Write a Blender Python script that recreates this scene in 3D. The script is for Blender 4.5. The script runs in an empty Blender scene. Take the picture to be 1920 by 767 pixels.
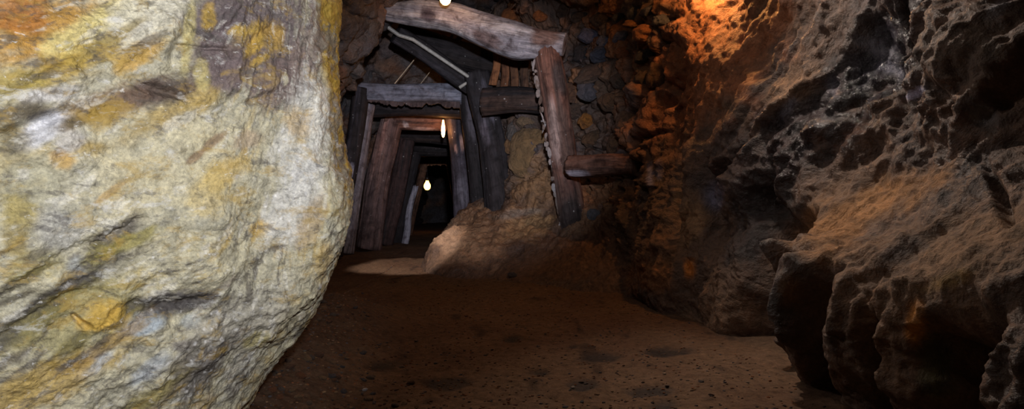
import bpy, bmesh, math, random
import numpy as np
from mathutils import Vector, Matrix, Quaternion
from mathutils.bvhtree import BVHTree

random.seed(7)
SC = bpy.context.scene
COL = SC.collection

# ------------------------------------------------------------------ camera, world, lights
F = 1200.0; CH = 0.70
cam_d = bpy.data.cameras.new('camera'); cam = bpy.data.objects.new('camera', cam_d)
COL.objects.link(cam); cam.location = (0, 0, CH); cam.rotation_euler = (math.pi/2, 0, 0)
cam_d.sensor_width = 36; cam_d.lens = F/1920*36; cam_d.clip_start = 0.02
SC.camera = cam

W = bpy.data.worlds.new('world'); SC.world = W; W.use_nodes = True
bg = W.node_tree.nodes['Background']; bg.inputs[0].default_value = (0.8, 0.85, 1.0, 1); bg.inputs[1].default_value = 0.004
SC.view_settings.view_transform = 'Standard'; SC.view_settings.look = 'None'
SC.view_settings.exposure = 0.0; SC.view_settings.gamma = 1.0
SC.view_settings.use_curve_mapping = False

def aim(o, target):
    d = Vector(target) - o.location
    o.rotation_euler = d.to_track_quat('-Z', 'Y').to_euler()
def spot(name, loc, target, power, color, deg, blend=0.5, radius=0.05):
    l = bpy.data.lights.new(name, 'SPOT'); l.energy = power; l.color = color
    l.spot_size = math.radians(deg); l.spot_blend = blend; l.shadow_soft_size = radius
    o = bpy.data.objects.new(name, l); COL.objects.link(o); o.location = loc; aim(o, target); return o
def area(name, loc, target, power, color, sx, sy):
    l = bpy.data.lights.new(name, 'AREA'); l.shape = 'RECTANGLE'; l.size = sx; l.size_y = sy
    l.energy = power; l.color = color
    o = bpy.data.objects.new(name, l); COL.objects.link(o); o.location = loc; aim(o, target); return o

# flash beside the camera on the near rock, added fill spots on timbers and right wall, added soft overhead fill, torch on the floor by the adit
spot('flash_on_rock', (0.12, -0.05, 0.95), (-0.86, 1.30, 0.84), 104, (1.0, 0.985, 0.97), 58, 0.6, 0.03)
spot('timber_fill', (0.1, 0.3, 1.35), (-0.45, 7.0, 1.55), 1350, (0.84, 0.88, 1.0), 32.5, 1.0, 0.06)  # added cool fill for the timbers, no lamp of the mine
spot('right_wall_fill', (0.70, 3.35, 2.45), (1.60, 2.05, 0.5), 105, (1.0, 0.86, 0.74), 96, 0.9, 0.04)  # added raking fill that keeps the bench hollows dark
spot('right_wall_side_fill', (-0.75, 3.1, 1.5), (1.5, 2.9, 0.7), 20, (1.0, 0.92, 0.90), 88, 0.9, 0.03)  # added side fill on the column fronts, source invented
area('overhead_fill', (0.0, 2.6, 2.85), (0.3, 3.6, 0.0), 8.5, (1.0, 0.84, 0.72), 0.8, 1.2)  # added overall fill, unseen and not a fixture here
spot('torch_on_floor', (-1.5, 6.1, 2.0), (-1.06, 7.0, 0.0), 150, (1.0, 0.86, 0.78), 40, 0.45, 0.04)

# ------------------------------------------------------------------ helpers
def P(px, py, Y):
    return Vector(((px-960)/F*Y, Y, CH-(py-383.5)/F*Y))
def lin(r, g, b):
    return np.array([((c/255)/12.92 if c/255 <= 0.04045 else ((c/255+0.055)/1.055)**2.4) for c in (r, g, b)])
def tag(o, label=None, cat=None, group=None, kind=None):
    if label: o['label'] = label
    if cat: o['category'] = cat
    if group: o['group'] = group
    if kind: o['kind'] = kind
    return o
def link(name, me, mat, parent=None):
    o = bpy.data.objects.new(name, me); COL.objects.link(o)
    if mat is not None and not me.materials: me.materials.append(mat)
    if parent: o.parent = parent
    return o
def sstep(a, b, x):
    t = np.clip((x-a)/(b-a), 0, 1); return t*t*(3-2*t)

_rng = np.random.RandomState(11)
PERM = np.concatenate([_rng.permutation(256)]*2).astype(np.int32)
_g = _rng.normal(size=(256, 3)); GRAD = (_g/np.linalg.norm(_g, axis=1)[:, None]).astype(np.float32)
RND = _rng.rand(256, 3).astype(np.float32)
def perlin(p):
    p = np.asarray(p, np.float32)
    i = np.floor(p).astype(np.int32); f = p - i; u = f*f*f*(f*(f*6-15)+10)
    r = np.zeros(len(p), np.float32)
    i &= 255
    for dx in (0, 1):
        wx = u[:, 0] if dx else 1-u[:, 0]; hx = PERM[(i[:, 0]+dx) & 255]
        for dy in (0, 1):
            wy = wx*(u[:, 1] if dy else 1-u[:, 1]); hy = PERM[(hx+i[:, 1]+dy) & 255]
            for dz in (0, 1):
                w = wy*(u[:, 2] if dz else 1-u[:, 2])
                g = GRAD[PERM[(hy+i[:, 2]+dz) & 255]]
                r += w*(g[:, 0]*(f[:, 0]-dx)+g[:, 1]*(f[:, 1]-dy)+g[:, 2]*(f[:, 2]-dz))
    return r*1.5
def fbm(p, o=4, gain=0.5, lac=2.03, off=0.0):
    p = np.asarray(p, np.float32)+off; r = 0; a = 1
    for k in range(o):
        r = r + a*perlin(p); p = p*lac+17.3; a *= gain
    return r
def ridged(p, o=3, gain=0.5, off=0.0):
    p = np.asarray(p, np.float32)+off; r = 0; a = 1
    for k in range(o):
        r = r + a*(1-2*np.abs(perlin(p))); p = p*2.07+9.1; a *= gain
    return r
def worley(p):
    p = np.asarray(p, np.float32); i = np.floor(p).astype(np.int32); f = p-i
    f1 = np.full(len(p), 9, np.float32); f2 = f1.copy(); cid = np.zeros(len(p), np.int32)
    for dx in (-1, 0, 1):
        for dy in (-1, 0, 1):
            for dz in (-1, 0, 1):
                h = PERM[(PERM[(PERM[(i[:, 0]+dx) & 255]+i[:, 1]+dy) & 255]+i[:, 2]+dz) & 255]
                q = RND[h]
                d = (q[:, 0]+dx-f[:, 0])**2+(q[:, 1]+dy-f[:, 1])**2+(q[:, 2]+dz-f[:, 2])**2
                c = d < f1
                f2 = np.where(c, f1, np.minimum(f2, d)); cid = np.where(c, h, cid); f1 = np.where(c, d, f1)
    return np.sqrt(f1), np.sqrt(f2), cid

def catmull(ctrl, n, t=None):
    """ctrl (S, ..., 3) -> (n, ..., 3) along the first axis"""
    S = len(ctrl)
    if t is None: t = np.linspace(0, S-1, n)
    i = np.clip(np.floor(t).astype(int), 0, S-2); f = (t-i)
    f = f.reshape((-1,)+(1,)*(ctrl.ndim-1))
    p0 = ctrl[np.maximum(i-1, 0)]; p1 = ctrl[i]; p2 = ctrl[i+1]; p3 = ctrl[np.minimum(i+2, S-1)]
    return 0.5*((2*p1)+(p2-p0)*f+(2*p0-5*p1+4*p2-p3)*f*f+(3*p1-p0-3*p2+p3)*f**3)
def param(spans, per):
    """per-span sample counts -> parameter values"""
    out = []
    for k, n in enumerate(per): out += list(k+np.arange(n)/n)
    return np.array(out+[len(per)])
def grid_normals(G):
    du = np.gradient(G, axis=0); dv = np.gradient(G, axis=1)
    n = np.cross(du, dv); return n/np.maximum(np.linalg.norm(n, axis=2, keepdims=True), 1e-9)
def grid_mesh(name, G, col=None, wet=None, flip=False):
    nu, nv = G.shape[:2]
    idx = np.arange(nu*nv).reshape(nu, nv)
    q = np.stack([idx[:-1, :-1], idx[1:, :-1], idx[1:, 1:], idx[:-1, 1:]], -1).reshape(-1, 4)
    if flip: q = q[:, ::-1]
    me = bpy.data.meshes.new(name)
    me.vertices.add(nu*nv); me.vertices.foreach_set('co', G.reshape(-1).astype(np.float32))
    me.loops.add(q.size); me.loops.foreach_set('vertex_index', q.reshape(-1).astype(np.int32))
    me.polygons.add(len(q)); me.polygons.foreach_set('loop_start', np.arange(0, q.size, 4, dtype=np.int32))
    me.polygons.foreach_set('loop_total', np.full(len(q), 4, np.int32))
    me.update(calc_edges=True); me.validate()
    me.polygons.foreach_set('use_smooth', np.ones(len(q), bool))
    set_attr(me, col, wet); return me
def set_attr(me, col=None, wet=None):
    n = len(me.vertices)
    if col is not None:
        a = me.attributes.new('Col', 'FLOAT_COLOR', 'POINT')
        c = np.ones((n, 4), np.float32); c[:, :3] = np.clip(col.reshape(-1, 3), 0.0, 1); a.data.foreach_set('color', c.reshape(-1))
    if wet is not None:
        a = me.attributes.new('wet', 'FLOAT', 'POINT'); a.data.foreach_set('value', np.clip(wet.reshape(-1), 0, 1).astype(np.float32))
def pix(X):
    Y = np.maximum(X[:, 1], 0.3)
    return 960+F*X[:, 0]/Y, 383.5-F*(X[:, 2]-CH)/Y
def blend(col, w, c):
    w = w[:, None]; return col*(1-w)+np.asarray(c)*w
def patch(px, py, cx, cy, rx, ry, ang, nz, soft=0.5, rag=0.45):
    """ragged elliptic patch for mineral tone; ang in degrees, counterclockwise in the picture"""
    a = math.radians(ang); dx = px-cx; dy = -(py-cy)
    u = (dx*math.cos(a)+dy*math.sin(a))/rx; v = (-dx*math.sin(a)+dy*math.cos(a))/ry
    d = np.sqrt(u*u+v*v)+nz*rag
    return 1-sstep(1-soft, 1+soft*0.4, d)

# ------------------------------------------------------------------ materials
def nd(nt, t, **k):
    n = nt.nodes.new(t)
    for a, b in k.items(): setattr(n, a, b)
    return n
def base_mat(name):
    m = bpy.data.materials.new(name); m.use_nodes = True; nt = m.node_tree
    return m, nt, nt.nodes['Principled BSDF']
def ramp(nt, stops):
    r = nd(nt, 'ShaderNodeValToRGB'); e = r.color_ramp.elements
    e[0].position, e[0].color = stops[0][0], (*stops[0][1], 1); e[1].position, e[1].color = stops[-1][0], (*stops[-1][1], 1)
    for p, c in stops[1:-1]:
        x = e.new(p); x.color = (*c, 1)
    return r
def noise(nt, vec, scale, detail=6, rough=0.6, dist=0.0):
    n = nd(nt, 'ShaderNodeTexNoise'); n.inputs['Scale'].default_value = scale; n.inputs['Detail'].default_value = detail
    n.inputs['Roughness'].default_value = rough; n.inputs['Distortion'].default_value = dist
    if vec is not None: nt.links.new(vec, n.inputs['Vector'])
    return n
def math_n(nt, op, a, b):
    n = nd(nt, 'ShaderNodeMath', operation=op)
    for k, v in ((0, a), (1, b)):
        if isinstance(v, (int, float)): n.inputs[k].default_value = v
        else: nt.links.new(v, n.inputs[k])
    return n.outputs[0]
def rock_mat(name, s=1.0, bump=0.6, dist=0.02, var=(0.45, 1.6), rough=(0.85, 0.25), speck=None, spec=0.4):
    m, nt, b = base_mat(name); L = nt.links.new
    tc = nd(nt, 'ShaderNodeTexCoord').outputs['Object']
    at = nd(nt, 'ShaderNodeAttribute', attribute_name='Col'); aw = nd(nt, 'ShaderNodeAttribute', attribute_name='wet')
    n1 = noise(nt, tc, 14*s, 8, 0.65, 0.4); n2 = noise(nt, tc, 70*s, 5, 0.7); n3 = noise(nt, tc, 4*s, 4, 0.6, 1.2)
    r = ramp(nt, [(0.28, (var[0],)*3), (0.5, (1, 1, 1)), (0.75, (var[1],)*3)]); L(n1.outputs['Fac'], r.inputs[0])
    r2 = ramp(nt, [(0.3, (0.7, 0.7, 0.72)), (0.7, (1.3, 1.28, 1.25))]); L(n2.outputs['Fac'], r2.inputs[0])
    mx = nd(nt, 'ShaderNodeMix', data_type='RGBA', blend_type='MULTIPLY'); mx.inputs[0].default_value = 1
    L(at.outputs['Color'], mx.inputs[6]); L(r.outputs[0], mx.inputs[7])
    mx2 = nd(nt, 'ShaderNodeMix', data_type='RGBA', blend_type='MULTIPLY'); mx2.inputs[0].default_value = 1
    L(mx.outputs[2], mx2.inputs[6]); L(r2.outputs[0], mx2.inputs[7])
    out = mx2.outputs[2]
    if speck:
        v = nd(nt, 'ShaderNodeTexVoronoi'); v.inputs['Scale'].default_value = speck[0]; L(tc, v.inputs['Vector'])
        rs = ramp(nt, [(0.0, (1, 1, 1)), (speck[1], (0, 0, 0))]); L(v.outputs['Distance'], rs.inputs[0])
        ms = nd(nt, 'ShaderNodeMix', data_type='RGBA'); L(math_n(nt, 'MULTIPLY', rs.outputs[0], speck[3]), ms.inputs[0])
        L(out, ms.inputs[6]); ms.inputs[7].default_value = (*speck[2], 1); out = ms.outputs[2]
    if name == 'mineral_rock':
        mp = nd(nt, 'ShaderNodeMapping'); mp.inputs['Rotation'].default_value = (0, 0.45, 0); mp.inputs['Scale'].default_value = (0.55, 0.8, 1.25); L(tc, mp.inputs[0])
        for (sc, lo, hi, c, f) in [(16, 0.53, 0.62, (0.50, 0.33, 0.07), 0.55), (24, 0.56, 0.62, (0.10, 0.09, 0.09), 0.6), (45, 0.57, 0.66, (0.09, 0.085, 0.08), 0.5), (20, 0.57, 0.66, (0.80, 0.80, 0.80), 0.6), (70, 0.60, 0.66, (0.95, 0.95, 0.95), 0.6)]:
            nn = noise(nt, mp.outputs[0], sc, 10, 0.72, 0.5); nn.noise_dimensions = '4D'; nn.inputs['W'].default_value = sc*1.37
            rs = ramp(nt, [(lo, (0, 0, 0)), (hi, (f, f, f))]); L(nn.outputs['Fac'], rs.inputs[0])
            ms = nd(nt, 'ShaderNodeMix', data_type='RGBA'); L(rs.outputs[0], ms.inputs[0]); L(out, ms.inputs[6]); ms.inputs[7].default_value = (*c, 1); out = ms.outputs[2]
    L(out, b.inputs['Base Color'])
    mr = nd(nt, 'ShaderNodeMapRange'); L(math_n(nt, 'MULTIPLY', aw.outputs['Fac'], math_n(nt, 'ADD', n1.outputs['Fac'], 0.5)), mr.inputs[0])
    mr.inputs[3].default_value = rough[0]; mr.inputs[4].default_value = rough[1]; L(mr.outputs[0], b.inputs['Roughness'])
    b.inputs['Specular IOR Level'].default_value = spec
    h = math_n(nt, 'ADD', math_n(nt, 'MULTIPLY', n1.outputs['Fac'], 1.0), math_n(nt, 'MULTIPLY', n2.outputs['Fac'], 0.25))
    h = math_n(nt, 'ADD', h, math_n(nt, 'MULTIPLY', n3.outputs['Fac'], 1.5))
    bp = nd(nt, 'ShaderNodeBump'); bp.inputs['Strength'].default_value = bump; bp.inputs['Distance'].default_value = dist
    L(h, bp.inputs['Height']); L(bp.outputs[0], b.inputs['Normal'])
    return m
M_ROCK = rock_mat('mine_rock', 1.0, 0.9, 0.03, (0.45, 1.6), (0.85, 0.15), None, 0.55)
M_NEAR = rock_mat('mineral_rock', 2.6, 0.75, 0.009, (0.62, 1.3), (0.8, 0.28), None, 0.5)
M_DIRT = rock_mat('dirt', 2.2, 0.8, 0.012, (0.5, 1.5), (0.95, 0.4), None, 0.2)
def wood_mat():
    m, nt, b = base_mat('old_timber'); L = nt.links.new
    tc = nd(nt, 'ShaderNodeTexCoord').outputs['Object']
    mp = nd(nt, 'ShaderNodeMapping'); mp.inputs['Scale'].default_value = (1, 1, 0.07); L(tc, mp.inputs[0])
    at = nd(nt, 'ShaderNodeAttribute', attribute_name='Col')
    g = noise(nt, mp.outputs[0], 34, 8, 0.7, 0.6); w = noise(nt, tc, 9, 6, 0.65, 0.5); f = noise(nt, mp.outputs[0], 120, 3, 0.6)
    r = ramp(nt, [(0.3, (0.3, 0.28, 0.28)), (0.5, (1, 1, 1)), (0.72, (1.6, 1.55, 1.5))]); L(g.outputs['Fac'], r.inputs[0])
    r2 = ramp(nt, [(0.32, (0.35, 0.3, 0.3)), (0.52, (1, 1, 1)), (0.75, (1.35, 1.35, 1.4))]); L(w.outputs['Fac'], r2.inputs[0])
    mx = nd(nt, 'ShaderNodeMix', data_type='RGBA', blend_type='MULTIPLY'); mx.inputs[0].default_value = 1
    L(at.outputs['Color'], mx.inputs[6]); L(r.outputs[0], mx.inputs[7])
    mx2 = nd(nt, 'ShaderNodeMix', data_type='RGBA', blend_type='MULTIPLY'); mx2.inputs[0].default_value = 1
    L(mx.outputs[2], mx2.inputs[6]); L(r2.outputs[0], mx2.inputs[7])
    v = nd(nt, 'ShaderNodeTexVoronoi'); v.inputs['Scale'].default_value = 14; L(tc, v.inputs['Vector'])
    rs = ramp(nt, [(0.05, (1, 1, 1)), (0.16, (0, 0, 0))]); L(math_n(nt, 'ADD', v.outputs['Distance'], math_n(nt, 'MULTIPLY', math_n(nt, 'SUBTRACT', 0.62, w.outputs['Fac']), 0.5)), rs.inputs[0])
    ms = nd(nt, 'ShaderNodeMix', data_type='RGBA'); L(math_n(nt, 'MULTIPLY', rs.outputs[0], 0.7), ms.inputs[0]); L(mx2.outputs[2], ms.inputs[6]); ms.inputs[7].default_value = (0.5, 0.48, 0.47, 1); L(ms.outputs[2], b.inputs['Base Color'])
    b.inputs['Roughness'].default_value = 0.72; b.inputs['Specular IOR Level'].default_value = 0.3
    h = math_n(nt, 'ADD', g.outputs['Fac'], math_n(nt, 'MULTIPLY', f.outputs['Fac'], 0.4))
    bp = nd(nt, 'ShaderNodeBump'); bp.inputs['Strength'].default_value = 0.8; bp.inputs['Distance'].default_value = 0.02
    L(h, bp.inputs['Height']); L(bp.outputs[0], b.inputs['Normal'])
    return m
M_WOOD = wood_mat()
def stone_mat():
    m, nt, b = base_mat('loose_stone'); L = nt.links.new
    tc = nd(nt, 'ShaderNodeTexCoord').outputs['Object']; oi = nd(nt, 'ShaderNodeObjectInfo')
    n1 = noise(nt, tc, 3, 8, 0.7, 0.5)
    r = ramp(nt, [(0.3, (0.4, 0.4, 0.42)), (0.5, (1, 1, 1)), (0.72, (1.6, 1.5, 1.4))]); L(n1.outputs['Fac'], r.inputs[0])
    mx = nd(nt, 'ShaderNodeMix', data_type='RGBA', blend_type='MULTIPLY'); mx.inputs[0].default_value = 1
    L(oi.outputs['Color'], mx.inputs[6]); L(r.outputs[0], mx.inputs[7]); L(mx.outputs[2], b.inputs['Base Color'])
    b.inputs['Roughness'].default_value = 0.6
    bp = nd(nt, 'ShaderNodeBump'); bp.inputs['Strength'].default_value = 0.7; bp.inputs['Distance'].default_value = 0.25
    L(n1.outputs['Fac'], bp.inputs['Height']); L(bp.outputs[0], b.inputs['Normal'])
    return m
M_STONE = stone_mat()
def plain(name, c, rough=0.5, metal=0.0):
    m, nt, b = base_mat(name); tc = nd(nt, 'ShaderNodeTexCoord').outputs['Object']
    n = noise(nt, tc, 40, 4); r = ramp(nt, [(0.3, tuple(np.array(c)*0.7)), (0.7, tuple(np.minimum(np.array(c)*1.25, 1)))])
    nt.links.new(n.outputs['Fac'], r.inputs[0]); nt.links.new(r.outputs[0], b.inputs['Base Color'])
    b.inputs['Roughness'].default_value = rough; b.inputs['Metallic'].default_value = metal; return m
M_SOCKET = plain('bakelite_socket', (0.02, 0.018, 0.016), 0.4)
M_CORD = plain('rubber_cord', (0.015, 0.013, 0.012), 0.6)
M_PIPE = plain('conduit_grey', (0.36, 0.33, 0.29), 0.45)
M_WIRE = plain('pale_wire', (0.45, 0.32, 0.2), 0.5)
def glow(name, c, s):
    m, nt, b = base_mat(name); b.inputs['Emission Color'].default_value = (*c, 1); b.inputs['Emission Strength'].default_value = s
    b.inputs['Base Color'].default_value = (0.9, 0.8, 0.6, 1); return m

# ------------------------------------------------------------------ floor
def floor_z(x, y):
    p = np.stack([x, y, np.zeros_like(x)], -1).reshape(-1, 3)
    z = 0.028*fbm(p*0.9, 3, off=3.1)+0.012*fbm(p*4, 4, off=8.7)
    z = z.reshape(x.shape)
    bank = sstep(-0.45, -1.15, x)*sstep(0.6, 1.5, y)*(1-sstep(3.2, 5.0, y))
    z = z+0.20*bank+bank*0.035*fbm(p*7, 4, off=1.7).reshape(x.shape)
    z = z+0.05*sstep(6.0, 8.5, y)-0.006*np.maximum(y-10, 0)
    return z
xs = np.concatenate([np.linspace(-3.4, -2.4, 20)[:-1], np.linspace(-2.4, 1.5, 330), np.linspace(1.5, 2.6, 40)[1:]])
ys = np.concatenate([np.linspace(-2.0, 1.3, 40)[:-1], 1.3*(27/1.3)**np.linspace(0, 1, 560)])
X, Yg = np.meshgrid(xs, ys, indexing='ij')
Z = floor_z(X, Yg)
pf = np.stack([X, Yg, Z], -1).reshape(-1, 3)
fine = 0.004*ridged(pf*np.array([9, 9, 1]), 3, off=2.2)+0.0025*fbm(pf*np.array([40, 40, 1]), 2, off=5.5)
px, py = pix(pf); nz = fbm(pf*np.array([5, 3, 1]), 4, off=4.4)
cl = np.tile(lin(98, 77, 60), (len(pf), 1))
n2 = fbm(pf*np.array([1.6, 1.0, 1]), 4, off=9.4)
cl = blend(cl, sstep(-0.1, 0.7, n2)*0.7, lin(82, 60, 46))
cl = blend(cl, sstep(0.1, 0.8, -n2)*0.5, lin(96, 82, 70))
cl = blend(cl, sstep(0.35, 0.8, fbm(pf*np.array([7, 2.5, 1]), 4, off=2.9))*0.65, lin(46, 36, 32))
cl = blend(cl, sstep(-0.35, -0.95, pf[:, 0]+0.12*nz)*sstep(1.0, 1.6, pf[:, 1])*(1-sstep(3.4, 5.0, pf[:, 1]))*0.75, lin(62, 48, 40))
wetf = np.zeros(len(pf)); dz = np.zeros(len(pf))
for (a, b_, rx, ry) in [(850, 720, 34, 9), (1095, 722, 26, 8), (1222, 735, 38, 9), (1130, 671, 34, 8), (960, 636, 24, 7), (1240, 662, 60, 8), (700, 690, 40, 14), (1010, 700, 22, 6), (1245, 762, 30, 9), (1075, 651, 16, 4)]:
    w = patch(px, py, a, b_, rx*1.1, ry*1.3, 2, nz, 0.6, 0.6); cl = blend(cl, w*0.85, lin(30, 26, 27)); wetf = np.maximum(wetf, w*0.6); dz -= 0.008*w
pf[:, 2] += fine+dz
G = pf.reshape(X.shape+(3,))
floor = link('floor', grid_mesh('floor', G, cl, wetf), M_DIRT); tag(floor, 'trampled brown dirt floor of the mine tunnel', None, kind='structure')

# ------------------------------------------------------------------ right wall
def col_pts(vals): return [Vector(v) for v in vals]
zs = (-0.18, 0.0, 0.24, 0.42, 0.78, 1.2, 1.7, 2.2, 2.75, 3.05)
def st(y, xv, yv=None, z=zs): return [(xv[k], (y if yv is None else yv[k]), z[k]) for k in range(10)]
net = [
 st(-2.0, (1.3, 1.3, 1.32, 1.36, 1.75, 2.0, 2.05, 1.8, 1.3, 0.2)),
 st(-0.4, (1.3, 1.3, 1.32, 1.36, 1.75, 2.0, 2.05, 1.8, 1.3, 0.2)),
 st(0.7, (1.26, 1.26, 1.26, 1.32, 1.7, 1.95, 2.0, 1.78, 1.25, 0.2)),
 st(1.5, (1.2, 1.2, 1.2, 1.25, 1.62, 1.86, 1.93, 1.75, 1.2, 0.2)),
 st(2.1, (1.18, 1.17, 1.18, 1.22, 1.6, 1.78, 1.86, 1.7, 1.18, 0.2)),
 st(2.7, (1.16, 1.15, 1.15, 1.2, 1.48, 1.62, 1.74, 1.66, 1.2, 0.2)),
 st(3.3, (1.14, 1.14, 1.22, 1.28, 1.36, 1.45, 1.56, 1.56, 1.3, 0.2)),
 st(3.95, (1.07, 1.07, 1.14, 1.20, 1.25, 1.31, 1.42, 1.50, 1.42, 0.2)),
 st(0, (0.93, 0.95, 0.99, 1.03, 1.08, 1.12, 1.2, 1.26, 1.2, 0.2), (4.55, 4.62, 4.75, 4.85, 4.98, 5.02, 5.05, 5.1, 5.2, 5.0)),
 st(0, (0.55, 0.6, 0.70, 0.82, 0.95, 0.99, 1.02, 1.05, 1.0, 0.15), (5.0, 5.15, 5.5, 5.85, 6.15, 6.2, 6.25, 6.25, 6.2, 5.9)),
 st(0, (0.15, 0.2, 0.35, 0.5, 0.62, 0.67, 0.7, 0.72, 0.7, 0.1), (5.4, 5.6, 6.05, 6.5, 6.8, 6.95, 7.1, 7.1, 7.1, 6.7), (-0.18, 0, 0.24, 0.48, 0.85, 1.2, 1.7, 2.2, 2.75, 3.05)),
 st(0, (-0.3, -0.25, -0.12, 0.08, 0.2, 0.22, 0.22, 0.25, 0.25, 0.0), (5.75, 5.95, 6.4, 6.9, 7.15, 7.3, 7.5, 7.6, 7.6, 7.2), (-0.18, 0, 0.26, 0.55, 0.9, 1.25, 1.7, 2.2, 2.75, 3.05)),
 st(0, (-0.75, -0.7, -0.52, -0.32, -0.15, -0.12, -0.12, -0.1, -0.0, 0.0), (6.05, 6.25, 6.75, 7.3, 7.75, 7.95, 8.1, 8.1, 8.1, 7.7), (-0.18, 0, 0.32, 0.52, 0.8, 1.2, 1.7, 2.2, 2.8, 3.3)),
 st(0, (-0.98, -0.93, -0.78, -0.60, -0.42, -0.38, -0.38, -0.35, -0.3, -0.2), (6.5, 6.65, 7.1, 7.8, 8.4, 8.5, 8.5, 8.6, 8.8, 8.6), (-0.18, 0, 0.34, 0.54, 0.8, 1.2, 1.7, 2.2, 2.8, 3.35)),
 st(0, (-1.0, -0.96, -0.82, -0.66, -0.5, -0.5, -0.55, -0.7, -0.9, -1.3), (7.7, 7.9, 8.3, 8.7, 9.0, 9.05, 9.05, 9.1, 9.2, 9.2), (-0.18, 0, 0.32, 0.5, 0.8, 1.2, 1.7, 2.15, 2.4, 2.5)),
 st(11, (-1.0, -0.95, -0.9, -0.85, -0.8, -0.82, -0.9, -1.05, -1.4, -1.8), None, (-0.18, 0, 0.3, 0.5, 0.8, 1.2, 1.6, 1.95, 2.15, 2.2)),
 st(15, (-1.2, -1.15, -1.1, -1.05, -1.0, -1.0, -1.1, -1.3, -1.7, -2.3), None, (-0.18, -0.05, 0.3, 0.5, 0.8, 1.2, 1.6, 1.9, 2.05, 2.1)),
 st(20, (-1.5, -1.45, -1.4, -1.35, -1.3, -1.3, -1.4, -1.6, -2.0, -2.6), None, (-0.18, -0.05, 0.3, 0.5, 0.8, 1.2, 1.6, 1.9, 2.05, 2.1)),
 st(26, (-1.9, -1.85, -1.8, -1.75, -1.7, -1.7, -1.8, -2.0, -2.4, -3.0), None, (-0.18, -0.05, 0.3, 0.5, 0.8, 1.2, 1.6, 1.9, 2.05, 2.1)),
]
net = np.array(net, float)
tu = param(None, [8, 12, 60, 85, 85, 80, 75, 70, 65, 60, 55, 45, 40, 30, 20, 14, 10, 8])
tv = param(None, [6, 34, 40, 50, 50, 44, 40, 30, 14])
G = catmull(net, 0, tu); G = np.swapaxes(catmull(np.swapaxes(G, 0, 1), 0, tv), 0, 1)
N = -grid_normals(G)            # towards the tunnel
if N[150, 150, 0] > 0: N = -N
sh = G.shape[:2]; p = G.reshape(-1, 3); n = N.reshape(-1, 3)
near = 1-sstep(3.4, 4.4, p[:, 1]); zz = p[:, 2]
# big forms
d = 0.11*fbm(p*1.3, 2, off=0.7)
# slanting strata on the upper near wall
a = math.radians(48); along = -p[:, 1]*math.cos(a)+zz*math.sin(a); perp = p[:, 1]*math.sin(a)+zz*math.cos(a)
qs = np.stack([along*1.2, perp*5.0, p[:, 0]*2], -1); qs += 0.35*fbm(p*2.2, 2, off=3.3)[:, None]
upper = near*sstep(0.6, 0.95, zz)
d += upper*0.055*ridged(qs, 3, off=1.1)
# vertical ribs low down
qv = np.stack([p[:, 0]*5, p[:, 1]*5.0, zz*1.1], -1); qv += 0.3*fbm(p*2.5, 2, off=6.3)[:, None]
low = (1-sstep(0.35, 0.62, zz+0.08*fbm(p*3, 2)))
mid = sstep(3.3, 4.2, p[:, 1])*(1-sstep(5.6, 6.2, p[:, 1]))
rib = np.clip(near*low*sstep(0.0, 0.2, zz)+mid*(1-sstep(1.0, 1.6, zz))*sstep(0.1, 0.4, zz), 0, 1)
d += rib*0.06*ridged(qv, 3, off=4.1)
# hollows under the bench
for (yc, wd, dep, top) in [(3.10, 0.24, 0.50, 0.66), (2.62, 0.060, 0.48, 0.46), (2.29, 0.060, 0.48, 0.44), (2.02, 0.03, 0.22, 0.38), (1.74, 0.105, 0.60, 0.45), (1.28, 0.10, 0.3, 0.42), (0.6, 0.15, 0.3, 0.4)]:
    yy = p[:, 1]+0.05*fbm(p*np.array([1, 1, 4.0]), 2, off=yc)+0.10*(zz-0.2)
    w = np.exp(-((yy-yc)/wd)**4)*(1-sstep(top-0.18, top+0.03, zz+0.03*fbm(p*6, 2, off=yc)))*(p[:, 0] > 0.8)
    d -= dep*w
# rounded lip of the bench
d += 0.05*near*np.exp(-((zz-0.46)/0.09)**2)*(0.6+0.6*fbm(p*np.array([2, 5, 1.5]), 2, off=12))
# crags, recesses and crevices of the near wall
px, py = pix(p); nzw = fbm(p*4.5, 4, off=4.4)
for (cx, cy, rx, ry, an, dep) in [(1840, 120, 120, 150, 0, 0.13), (1650, 110, 60, 120, -20, -0.13), (1530, 230, 150, 42, 42, -0.07), (1716, 110, 13, 130, -8, -0.12), (1450, 470, 34, 170, 4, -0.22),
  (1345, 70, 110, 130, 20, 0.10), (1206, 400, 13, 120, 2, -0.14), (1300, 450, 12, 70, 4, -0.08), (1345, 380, 15, 70, 0, -0.10), (1285, 415, 40, 70, 0, 0.07), (1240, 545, 80, 50, 0, 0.06), (1166, 540, 9, 60, -35, -0.07),
  (1180, 270, 10, 70, 30, -0.10), (1250, 200, 11, 130, -28, -0.09), (1400, 300, 12, 90, -45, -0.06), (1840, 215, 22, 44, 30, -0.07), (1560, 160, 12, 14, 0, -0.05), (1545, 240, 26, 30, 0, 0.05), (1780, 460, 14, 90, -60, -0.03),
  (1900, 390, 14, 60, 10, -0.06), (1480, 330, 16, 100, -50, -0.05), (1745, 280, 26, 20, 0, -0.04), (1485, 520, 26, 60, 0, 0.10), (1555, 560, 18, 90, 0, 0.05), (1630, 600, 20, 90, 0, 0.05)]:
    d += dep*patch(px, py, cx, cy, rx, ry, an, nzw, 0.8, 0.4)*(p[:, 1] > 1.0)*(p[:, 0] > 0)
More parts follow.
